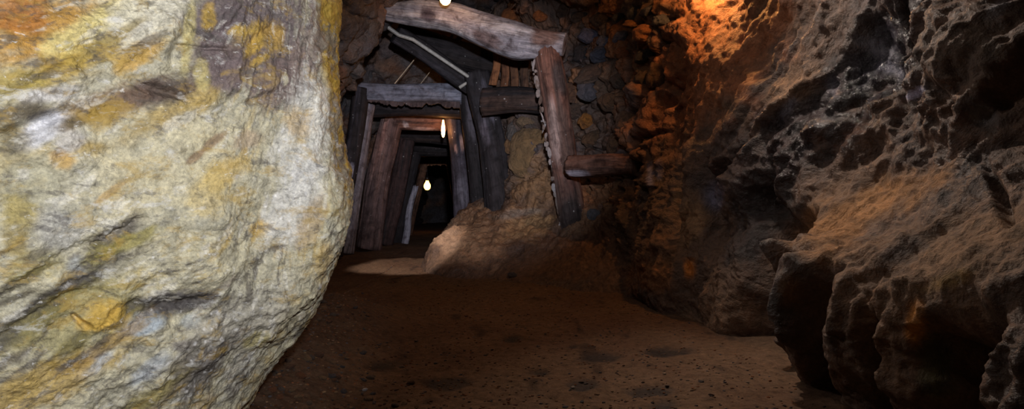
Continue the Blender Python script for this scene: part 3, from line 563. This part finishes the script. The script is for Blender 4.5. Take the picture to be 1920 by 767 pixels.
# adit set at the mouth
R1 = log('prop_post', P(938, 410, 7.55), P(895, 138, 7.65), 0.165, 0.15, DRK, lin(50, 45, 48), 6.1, bend=(0, 0.035), lump=1.9, patches=[(0.6, 340, 0.15, 30, lin(90, 84, 92)), (0.8, 20, 0.15, 20, lin(96, 90, 98))]); tag(R1, 'thick blackened post planted in the earth bank right of the adit mouth', 'post', T)
R2 = log('prop_post', P(900, 385, 8.1), P(874, 158, 8.15), 0.13, 0.12, DRK, lin(54, 48, 51), 7.4, bend=(0, 0.03), lump=1.7, patches=[(0.7, 0, 0.2, 30, lin(84, 78, 84))]); tag(R2, 'dark post just left of the thick blackened post at the adit mouth', 'post', T)
R3 = log('prop_post', P(874, 440, 8.75), P(846, 205, 8.75), 0.125, 0.115, lin(84, 76, 84), lin(58, 52, 58), 8.2, bend=(0, 0.03), lump=1.7, patches=[(0.72, 40, 0.09, 26, lin(176, 136, 122)), (0.68, 350, 0.05, 14, lin(168, 130, 118)), (0.35, 0, 0.12, 40, lin(104, 98, 106))]); tag(R3, 'grey post with pale peeled patches on the right side of the adit', 'post', T)
cap1 = log('cap_beam', P(674, 172, 8.0), P(866, 178, 8.05), 0.112, 0.122, BLUE, lin(132, 130, 140), 9.4, sq=3.4, lump=0.6, patches=[(0.7, 60, 0.3, 30, lin(90, 78, 78))]); tag(cap1, 'squared grey cap beam across the mouth of the adit', 'beam', T)
cap1b = log('cap_beam', P(690, 203, 8.45), P(868, 206, 8.45), 0.10, 0.10, DRK, lin(56, 44, 42), 10.7, lump=1.6); tag(cap1b, 'dark rough roof log just below and behind the squared grey cap', 'beam', T)
L0 = log('prop_post', P(628, 480, 7.8), P(678, 166, 7.95), 0.10, 0.095, DRK, lin(64, 60, 68), 11.9, patches=[(0.5, 20, 0.05, 30, lin(170, 168, 186)), (0.35, 340, 0.04, 25, lin(196, 196, 214))]); tag(L0, 'dark narrow post with white spots beside the pale foreground rock', 'post', T)
L1 = log('prop_post', P(647, 474, 8.2), P(692, 196, 8.25), 0.098, 0.088, lin(140, 134, 140), lin(112, 104, 110), 12.6, sq=2.6, bend=(0, -0.025), patches=[(0.55, 330, 0.1, 60, lin(72, 68, 74))]); tag(L1, 'pale grey slab-like post on the left of the adit mouth', 'post', T)
L2 = log('prop_post', P(690, 466, 8.9), P(738, 214, 8.95), 0.165, 0.14, lin(92, 74, 72), lin(118, 94, 88), 13.5, bend=(0, -0.035), lump=1.8, patches=[(0.75, 340, 0.3, 30, lin(150, 112, 102))]); tag(L2, 'broad brown post behind the pale grey post on the left of the adit', 'post', T)
cap2 = log('cap_beam', P(724, 226, 8.95), P(852, 226, 8.95), 0.135, 0.12, lin(120, 86, 72), lin(90, 66, 58), 14.2, bend=(0, 0.02), patches=[(0.3, 30, 0.04, 30, lin(210, 200, 200)), (0.55, 60, 0.2, 20, lin(180, 150, 140))]); tag(cap2, 'brown crusted roof log glowing next to the long hanging bulb', 'beam', T)
L3 = log('prop_post', P(722, 458, 10.0), P(764, 262, 10.0), 0.13, 0.12, lin(66, 48, 46), DRK, 15.1); tag(L3, 'dark reddish post third in the left row of the adit', 'post', T)
L4 = log('prop_post', P(738, 456, 11.0), P(780, 270, 11.0), 0.13, 0.12, DRK, lin(62, 58, 66), 16.8); tag(L4, 'dark bluish post in the left row just before the small pale plank', 'post', T)
cap3 = log('cap_beam', P(744, 252, 10.0), P(880, 258, 10.0), 0.12, 0.12, DRK, lin(58, 46, 42), 17.2); tag(cap3, 'black roof log deep in the adit behind the long hanging bulb', 'beam', T)
cap4 = log('cap_beam', P(768, 276, 11.0), P(880, 280, 11.0), 0.13, 0.13, DRK, lin(52, 44, 44), 18.9); tag(cap4, 'black roof log lowest of the dark ones before the small far opening', 'beam', T)
L5 = log('leaning_plank', P(757, 462, 10.75), P(778, 350, 10.75), 0.058, 0.046, lin(150, 146, 156), lin(124, 120, 130), 19.3, flat=0.5, rag=0.05, roll=math.pi/2); tag(L5, 'small pale grey plank leaning on the left of the far adit', 'plank', T)
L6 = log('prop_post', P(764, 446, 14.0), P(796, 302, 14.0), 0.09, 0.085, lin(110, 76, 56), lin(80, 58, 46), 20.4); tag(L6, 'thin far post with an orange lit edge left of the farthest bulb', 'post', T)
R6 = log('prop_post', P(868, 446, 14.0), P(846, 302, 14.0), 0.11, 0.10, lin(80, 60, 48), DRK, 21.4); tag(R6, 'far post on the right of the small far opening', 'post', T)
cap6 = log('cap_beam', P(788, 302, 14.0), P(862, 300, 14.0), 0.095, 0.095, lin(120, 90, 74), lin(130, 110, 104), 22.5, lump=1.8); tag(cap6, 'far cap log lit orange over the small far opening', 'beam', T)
# inclined timbers over the mouth
dia = log('diagonal_brace', P(742, 64, 7.25), P(884, 160, 7.75), 0.105, 0.10, DRK, lin(56, 52, 56), 23.6, sq=3); tag(dia, 'dark diagonal timber sloping down under the grey conduit', 'beam', T)
hid = log('roof_log', P(745, 70, 7.9), P(935, 120, 8.0), 0.16, 0.16, DRK, lin(44, 36, 34), 24.4); tag(hid, 'black roof log behind the diagonal timber above the adit mouth', 'beam', T)
for k, (x0, x1, y0, y1, c) in enumerate([(926, 934, 92, 160, (150, 96, 60)), (944, 950, 96, 170, (110, 70, 46)), (962, 968, 98, 172, (100, 66, 44)), (982, 990, 100, 172, (84, 58, 42))]):  # orange board tone has the bulb's light painted in
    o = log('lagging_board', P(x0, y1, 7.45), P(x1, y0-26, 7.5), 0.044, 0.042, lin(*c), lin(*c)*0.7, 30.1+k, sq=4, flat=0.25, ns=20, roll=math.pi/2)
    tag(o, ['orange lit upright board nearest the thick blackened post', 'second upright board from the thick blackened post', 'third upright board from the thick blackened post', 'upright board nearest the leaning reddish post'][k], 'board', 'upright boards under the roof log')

def jag_strip(name, a, b, depth, thick, seed, c, parent, n=60):
    """ragged splintered edge hanging from a beam"""
    rr = random.Random(seed); a = Vector(a); b = Vector(b); vs = []; fc = []
    dcur = depth*0.5
    for i in range(n+1):
        dcur = min(depth, max(depth*0.1, dcur+rr.uniform(-0.4, 0.4)*depth)); q = a.lerp(b, i/n)
        for yo in (0, thick): vs += [tuple(q+Vector((0, yo, 0.03))), tuple(q+Vector((0, yo, -dcur)))]
    for i in range(n):
        k = i*4; fc += [(k, k+4, k+5, k+1), (k+2, k+3, k+7, k+6), (k+1, k+5, k+7, k+3), (k, k+2, k+6, k+4)]
    me = bpy.data.meshes.new(name); me.from_pydata(vs, [], fc); me.update(); set_attr(me, np.tile(np.array(c), (len(vs), 1)))
    o = link(name, me, M_WOOD); bpy.context.view_layer.update(); o.parent = parent; o.matrix_parent_inverse = parent.matrix_world.inverted(); return o
jag_strip('splintered_edge', P(684, 188, 7.93), P(862, 192, 7.97), 0.07, 0.03, 3, lin(84, 68, 66), cap1)
jag_strip('splintered_edge', P(796, 308, 13.95), P(860, 308, 13.95), 0.10, 0.04, 9, lin(150, 100, 70), cap6, 30)

# ------------------------------------------------------------------ conduit, wires and bulbs
def tube(name, pts, r, mat, parent=None, ns=10):
    cu = bpy.data.curves.new(name, 'CURVE'); cu.dimensions = '3D'; s = cu.splines.new('POLY'); s.points.add(len(pts)-1)
    for q, v in zip(s.points, pts): q.co = (*v, 1)
    cu.bevel_depth = r; cu.bevel_resolution = 3; cu.use_fill_caps = True
    t = bpy.data.objects.new('tmp', cu); COL.objects.link(t); dg = bpy.context.evaluated_depsgraph_get()
    me = bpy.data.meshes.new_from_object(t.evaluated_get(dg)); bpy.data.objects.remove(t); bpy.data.curves.remove(cu)
    me.name = name; me.materials.clear(); me.polygons.foreach_set('use_smooth', [True]*len(me.polygons))
    o = link(name, me, mat, parent); return o
pipe = tube('conduit', [P(726, 50, 7.05), P(748, 66, 7.1), P(774, 74, 7.12), P(880, 145, 7.55), P(884, 149, 7.55), P(862, 164, 7.6)], 0.022, M_PIPE)
tag(pipe, 'thin pale grey conduit bent along the dark diagonal timber', 'pipe')
for k, (x, y) in enumerate([(776, 75.3), (848, 123.5)]):
    j = tube('coupling', [P(x-3, y-2, 7.12+0.43*(x-774)/106), P(x+3, y+2, 7.12+0.43*(x+6-774)/106)], 0.028, M_SOCKET, pipe)
w1 = tube('wire', [P(783, 104, 7.9), P(762, 130, 7.9), P(740, 157, 7.9)], 0.007, M_WIRE); tag(w1, 'thin pale stick-like wire rising from the squared cap to the diagonal timber', 'wire')
w2 = tube('wire', [P(814, 124, 8.2), P(802, 140, 8.2), P(788, 158, 8.2)], 0.004, M_WIRE); tag(w2, 'faint thin wire right of the pale stick-like wire', 'wire')

def lathe(name, prof, mat, parent, ns=20):
    vs = [(r*math.cos(2*math.pi*j/ns), r*math.sin(2*math.pi*j/ns), z) for r, z in prof for j in range(ns)]
    fc = [(i*ns+j, i*ns+(j+1) % ns, (i+1)*ns+(j+1) % ns, (i+1)*ns+j) for i in range(len(prof)-1) for j in range(ns)]
    fc += [tuple(range(ns))[::-1], tuple((len(prof)-1)*ns+j for j in range(ns))]
    me = bpy.data.meshes.new(name); me.from_pydata(vs, [], fc); me.update(); me.polygons.foreach_set('use_smooth', [True]*len(me.polygons))
    return link(name, me, mat, parent)
def bulb(loc, r, stretch, strength, cord, label, color=(1.0, 0.42, 0.10)):
    e = bpy.data.objects.new('light_bulb', None); COL.objects.link(e); e.location = loc; tag(e, label, 'light bulb', 'hanging bulbs'); e.empty_display_size = 0.1
    s = stretch
    prof = [(0.02*r, -1.0*r*s), (0.45*r, -0.92*r*s), (0.8*r, -0.62*r*s), (1.0*r, -0.1*r*s), (0.92*r, 0.35*r*s), (0.6*r, 0.85*r*s), (0.42*r, 1.2*r*s), (0.40*r, 1.35*r*s)]
    lathe('glass_globe', prof, glow('lit_bulb', color, strength), e)
    z0 = 1.35*r*s
    lathe('socket', [(0.42*r, z0), (0.55*r, z0+0.05*r), (0.55*r, z0+0.9*r), (0.35*r, z0+1.2*r), (0.12*r, z0+1.3*r)], M_SOCKET, e)
    tube('cord', [(0, 0, z0+1.2*r), (0.005, 0, z0+1.2*r+cord*0.5), (0, 0, z0+1.2*r+cord)], 0.006, M_CORD, e)
    return e
bulb(P(835, -3, 6.15), 0.056, 1.15, 22, 0.35, 'bright round bulb hanging at the top above the pale roof log', (1.0, 0.45, 0.13))
bulb(P(831, 244, 8.55), 0.026, 3.8, 40, 0.25, 'long narrow glowing bulb hanging in the adit mouth', (1.0, 0.42, 0.11))
bulb(P(801, 349, 15.5), 0.085, 1.15, 13, 0.6, 'farthest bulb, small and glowing deep in the adit', (1.0, 0.40, 0.07))
hq = RW_BVH.ray_cast(Vector((0, 0, CH)), (P(1350, -60, 1)-Vector((0, 0, CH))).normalized())[0]
bulb(hq+Vector((-0.20, -0.22, 0.02)), 0.045, 1.2, 380, 0.5, 'bulb out of frame above the orange lit patch of the right wall', (1.0, 0.44, 0.13))

# ------------------------------------------------------------------ stones
def stone_mesh(seed, sub=2, ang=0.5):
    bm = bmesh.new(); bmesh.ops.create_icosphere(bm, subdivisions=sub, radius=1.0)
    v = np.array([tuple(x.co) for x in bm.verts]); rs = np.random.RandomState(seed)
    dd = 1+0.35*fbm(v*0.9, 2, off=seed*3.7)+0.08*fbm(v*3, 2, off=seed)
    v = v*dd[:, None]
    for k in range(7):       # chipped facets
        nn = rs.normal(size=3); nn /= np.linalg.norm(nn); s = v@nn; lim = rs.uniform(0.55, 0.85)
        v = v-np.maximum(s-lim, 0)[:, None]*nn*ang*1.6
    for x, c in zip(bm.verts, v): x.co = c
    me = bpy.data.meshes.new('stone'); bm.to_mesh(me); bm.free(); me.polygons.foreach_set('use_smooth', [True]*len(me.polygons)); me.materials.append(M_STONE); return me
SM = [stone_mesh(s, 2) for s in range(8)]; BM_ = [stone_mesh(s+20, 4, 0.35) for s in range(8)]; TM = [stone_mesh(s+40, 1) for s in range(5)]
rr = random.Random(5)
def place_stone(me, loc, size, col, rot=None, parent=None, name='stone'):
    o = bpy.data.objects.new(name, me); COL.objects.link(o); o.location = loc; o.scale = size
    o.rotation_euler = rot or (rr.uniform(-.4, .4), rr.uniform(-.4, .4), rr.uniform(0, 6.3)); o.color = (*col, 1)
    if parent: o.parent = parent
    return o
def hit(px_, py_):
    dr = (P(px_, py_, 1)-Vector((0, 0, CH))).normalized(); h = RW_BVH.ray_cast(Vector((0, 0, CH)), dr)
    return h
ST = [  # px, py, width px, height px, colour : stones bedded in the wall behind the leaning post
 (1214, 62, 62, 36, (158, 100, 60)), (1178, 98, 46, 34, (140, 90, 58)), (1214, 102, 44, 30, (52, 50, 54)), (1108, 68, 44, 30, (96, 98, 118)), (1165, 68, 34, 24, (112, 116, 134)), (1136, 78, 34, 26, (92, 94, 108)),
 (1131, 102, 52, 34, (72, 74, 86)), (1190, 24, 36, 28, (86, 86, 92)), (1163, 34, 36, 24, (84, 84, 92)), (1219, 20, 36, 26, (80, 80, 88)), (1243, 36, 36, 30, (84, 84, 90)), (1186, 44, 34, 16, (140, 92, 54)),
 (1072, 174, 46, 46, (110, 78, 60)), (1104, 170, 48, 44, (92, 88, 94)), (1122, 134, 96, 34, (88, 72, 62)), (1100, 226, 40, 28, (160, 104, 48)), (1080, 208, 40, 30, (92, 72, 60)), (1148, 190, 50, 40, (108, 80, 58)), (1178, 220, 44, 50, (104, 76, 56)),
 (987, 230, 36, 28, (132, 108, 84)), (962, 246, 26, 44, (108, 98, 92)), (955, 276, 22, 30, (134, 100, 68)), (990, 282, 84, 92, (134, 106, 74)), (1116, 262, 60, 34, (98, 74, 54)), (1158, 270, 46, 46, (104, 76, 54)),
 (1128, 34, 40, 26, (70, 58, 52)), (1090, 30, 40, 24, (62, 54, 50)), (1092, 100, 34, 34, (60, 56, 58)), (1232, 140, 40, 60, (104, 76, 56)), (1012, 30, 30, 24, (150, 92, 52)), (962, 28, 56, 34, (150, 90, 50)), (1060, 20, 44, 26, (70, 54, 44)), (1204, 150, 36, 44, (86, 70, 60)), (1168, 150, 44, 30, (90, 74, 62))]
for k, (a, b, w, h_, c) in enumerate(ST):
    q, nn, _, dist = hit(a, b)
    if q is None: continue
    Y = q.y; place_stone(BM_[k % 8], q+Vector((0, 0.03, 0)), (w/2/F*Y*0.98, 0.12, h_/2/F*Y*0.98), lin(*c), (rr.uniform(-.25, .25), rr.uniform(-.3, .3), rr.uniform(-.3, .3)), wr, 'wall_stone')
FBV = BVHTree.FromPolygons([tuple(v) for v in pf], [tuple(q) for q in np.stack([np.arange(X.size).reshape(X.shape)[:-1, :-1], np.arange(X.size).reshape(X.shape)[1:, :-1], np.arange(X.size).reshape(X.shape)[1:, 1:], np.arange(X.size).reshape(X.shape)[:-1, 1:]], -1).reshape(-1, 4).tolist()])
def ground(x, y):
    a = FBV.ray_cast(Vector((x, y, 2)), Vector((0, 0, -1)))[0]; return a
# crumbling pale bark flakes along the left edge of the leaning post
for k in range(52):
    f = (k+rr.uniform(-0.8, 0.8))/52; f = min(max(f, 0.01), 0.97)
    o = place_stone(SM[k % 8], P(1055-56*f+rr.uniform(-3, 3), 440-330*f, 6.36+rr.uniform(-0.03, 0.03)), (rr.uniform(0.005, 0.016), rr.uniform(0.01, 0.03), rr.uniform(0.012, 0.07)), lin(*rr.choice([(176, 164, 160), (150, 134, 126), (124, 104, 94), (190, 182, 182)])), (rr.uniform(-.3, .3), -0.16+rr.uniform(-.25, .25), rr.uniform(0, 3)), None, 'bark_flake')
    o.parent = postB; o.matrix_parent_inverse = postB.matrix_world.inverted()
# singular stones
def single(px_, py_, w, h_, c, label, me):
    dr = (P(px_, py_, 1)-Vector((0, 0, CH))).normalized()
    a = FBV.ray_cast(Vector((0, 0, CH)), dr); b = hit(px_, py_)
    q = min([x for x in (a, b) if x[0] is not None], key=lambda x: x[3])[0]
    o = place_stone(me, q+Vector((0, 0, h_/2/F*q.y*0.5)), (w/2/F*q.y, w/2/F*q.y*0.8, h_/2/F*q.y), lin(*c)); tag(o, label, 'stone'); return o
single(1113, 408, 26, 26, (104, 106, 112), 'rounded blue-grey stone beside the foot of the leaning reddish post', BM_[1])
single(684, 733, 11, 8, (214, 206, 210), 'small white pebble on the dark rubble below the foreground rock', SM[2])
single(1074, 729, 11, 8, (150, 140, 130), 'small grey pebble at the edge of a dark damp hollow in the floor', SM[3])
single(961, 517, 22, 9, (74, 72, 76), 'flat dark stone at the foot of the earth bank', SM[4])
single(1246, 702, 9, 5, (190, 170, 150), 'tiny pale pebble lying alone on the right of the floor', SM[1])
pal = [(104, 84, 70), (84, 74, 70), (96, 66, 50), (76, 72, 76), (120, 94, 70), (110, 70, 46)]
n = 0
while n < 230:
    if n < 120: y = rr.uniform(1.75, 3.6); x = -0.30*y+rr.gauss(-0.05, 0.22)
    else: y = 1.8*(5.8/1.8)**rr.random(); x = rr.uniform(-0.36*y, min(1.0, 0.5*y))
    if x < -0.47*y or x > 1.05 or x < -1.25: continue
    g = ground(x, y); s = rr.uniform(0.008, 0.02) if n < 120 else rr.uniform(0.005, 0.011)
    if g is None: continue
    o = place_stone(SM[rr.randrange(8)], g+Vector((0, 0, s*0.25)), (s*rr.uniform(.8, 1.5), s, s*rr.uniform(.5, .8)), lin(*pal[rr.randrange(6)]))
    if n < 120: tag(o, 'dark rubble stone on the bank below the foreground rock', 'stone', 'rubble below the foreground rock')
    else: tag(o, 'small brown stone lying loose on the dirt floor', 'stone', 'loose stones on the dirt floor')
    n += 1
# gravel nobody could count
vs = []; fs = []; tv_ = [np.array([tuple(v.co) for v in m.vertices]) for m in TM]; tf_ = [[tuple(q.vertices) for q in m.polygons] for m in TM]; cols = []; off = 0
for k in range(5200):
    y = 1.7*(7.0/1.7)**rr.random(); x = rr.uniform(-0.42*y, min(1.08, 0.55*y))
    if rr.random() < 0.35: x = -0.32*y+rr.gauss(0, 0.2)
    x = max(x, -1.3)
    z = float(0); g = ground(x, y)
    if g is None: continue
    s = rr.uniform(0.002, 0.0065); v = tv_[k % 5]*np.array([s*1.3, s, s*0.7])
    vs.append(v+np.array([x, y, g.z+s*0.2])); fs += [tuple(i+off for i in f) for f in tf_[k % 5]]; off += len(v)
    cols += [lin(*pal[rr.randrange(6)])*rr.uniform(0.5, 1.3)]*len(v)
me = bpy.data.meshes.new('gravel'); me.from_pydata(np.vstack(vs).tolist(), [], fs); me.update(); set_attr(me, np.array(cols), np.zeros(len(cols)))
gv = link('gravel', me, M_DIRT); tag(gv, 'fine gravel and grit strewn over the brown dirt floor', 'gravel', kind='stuff')
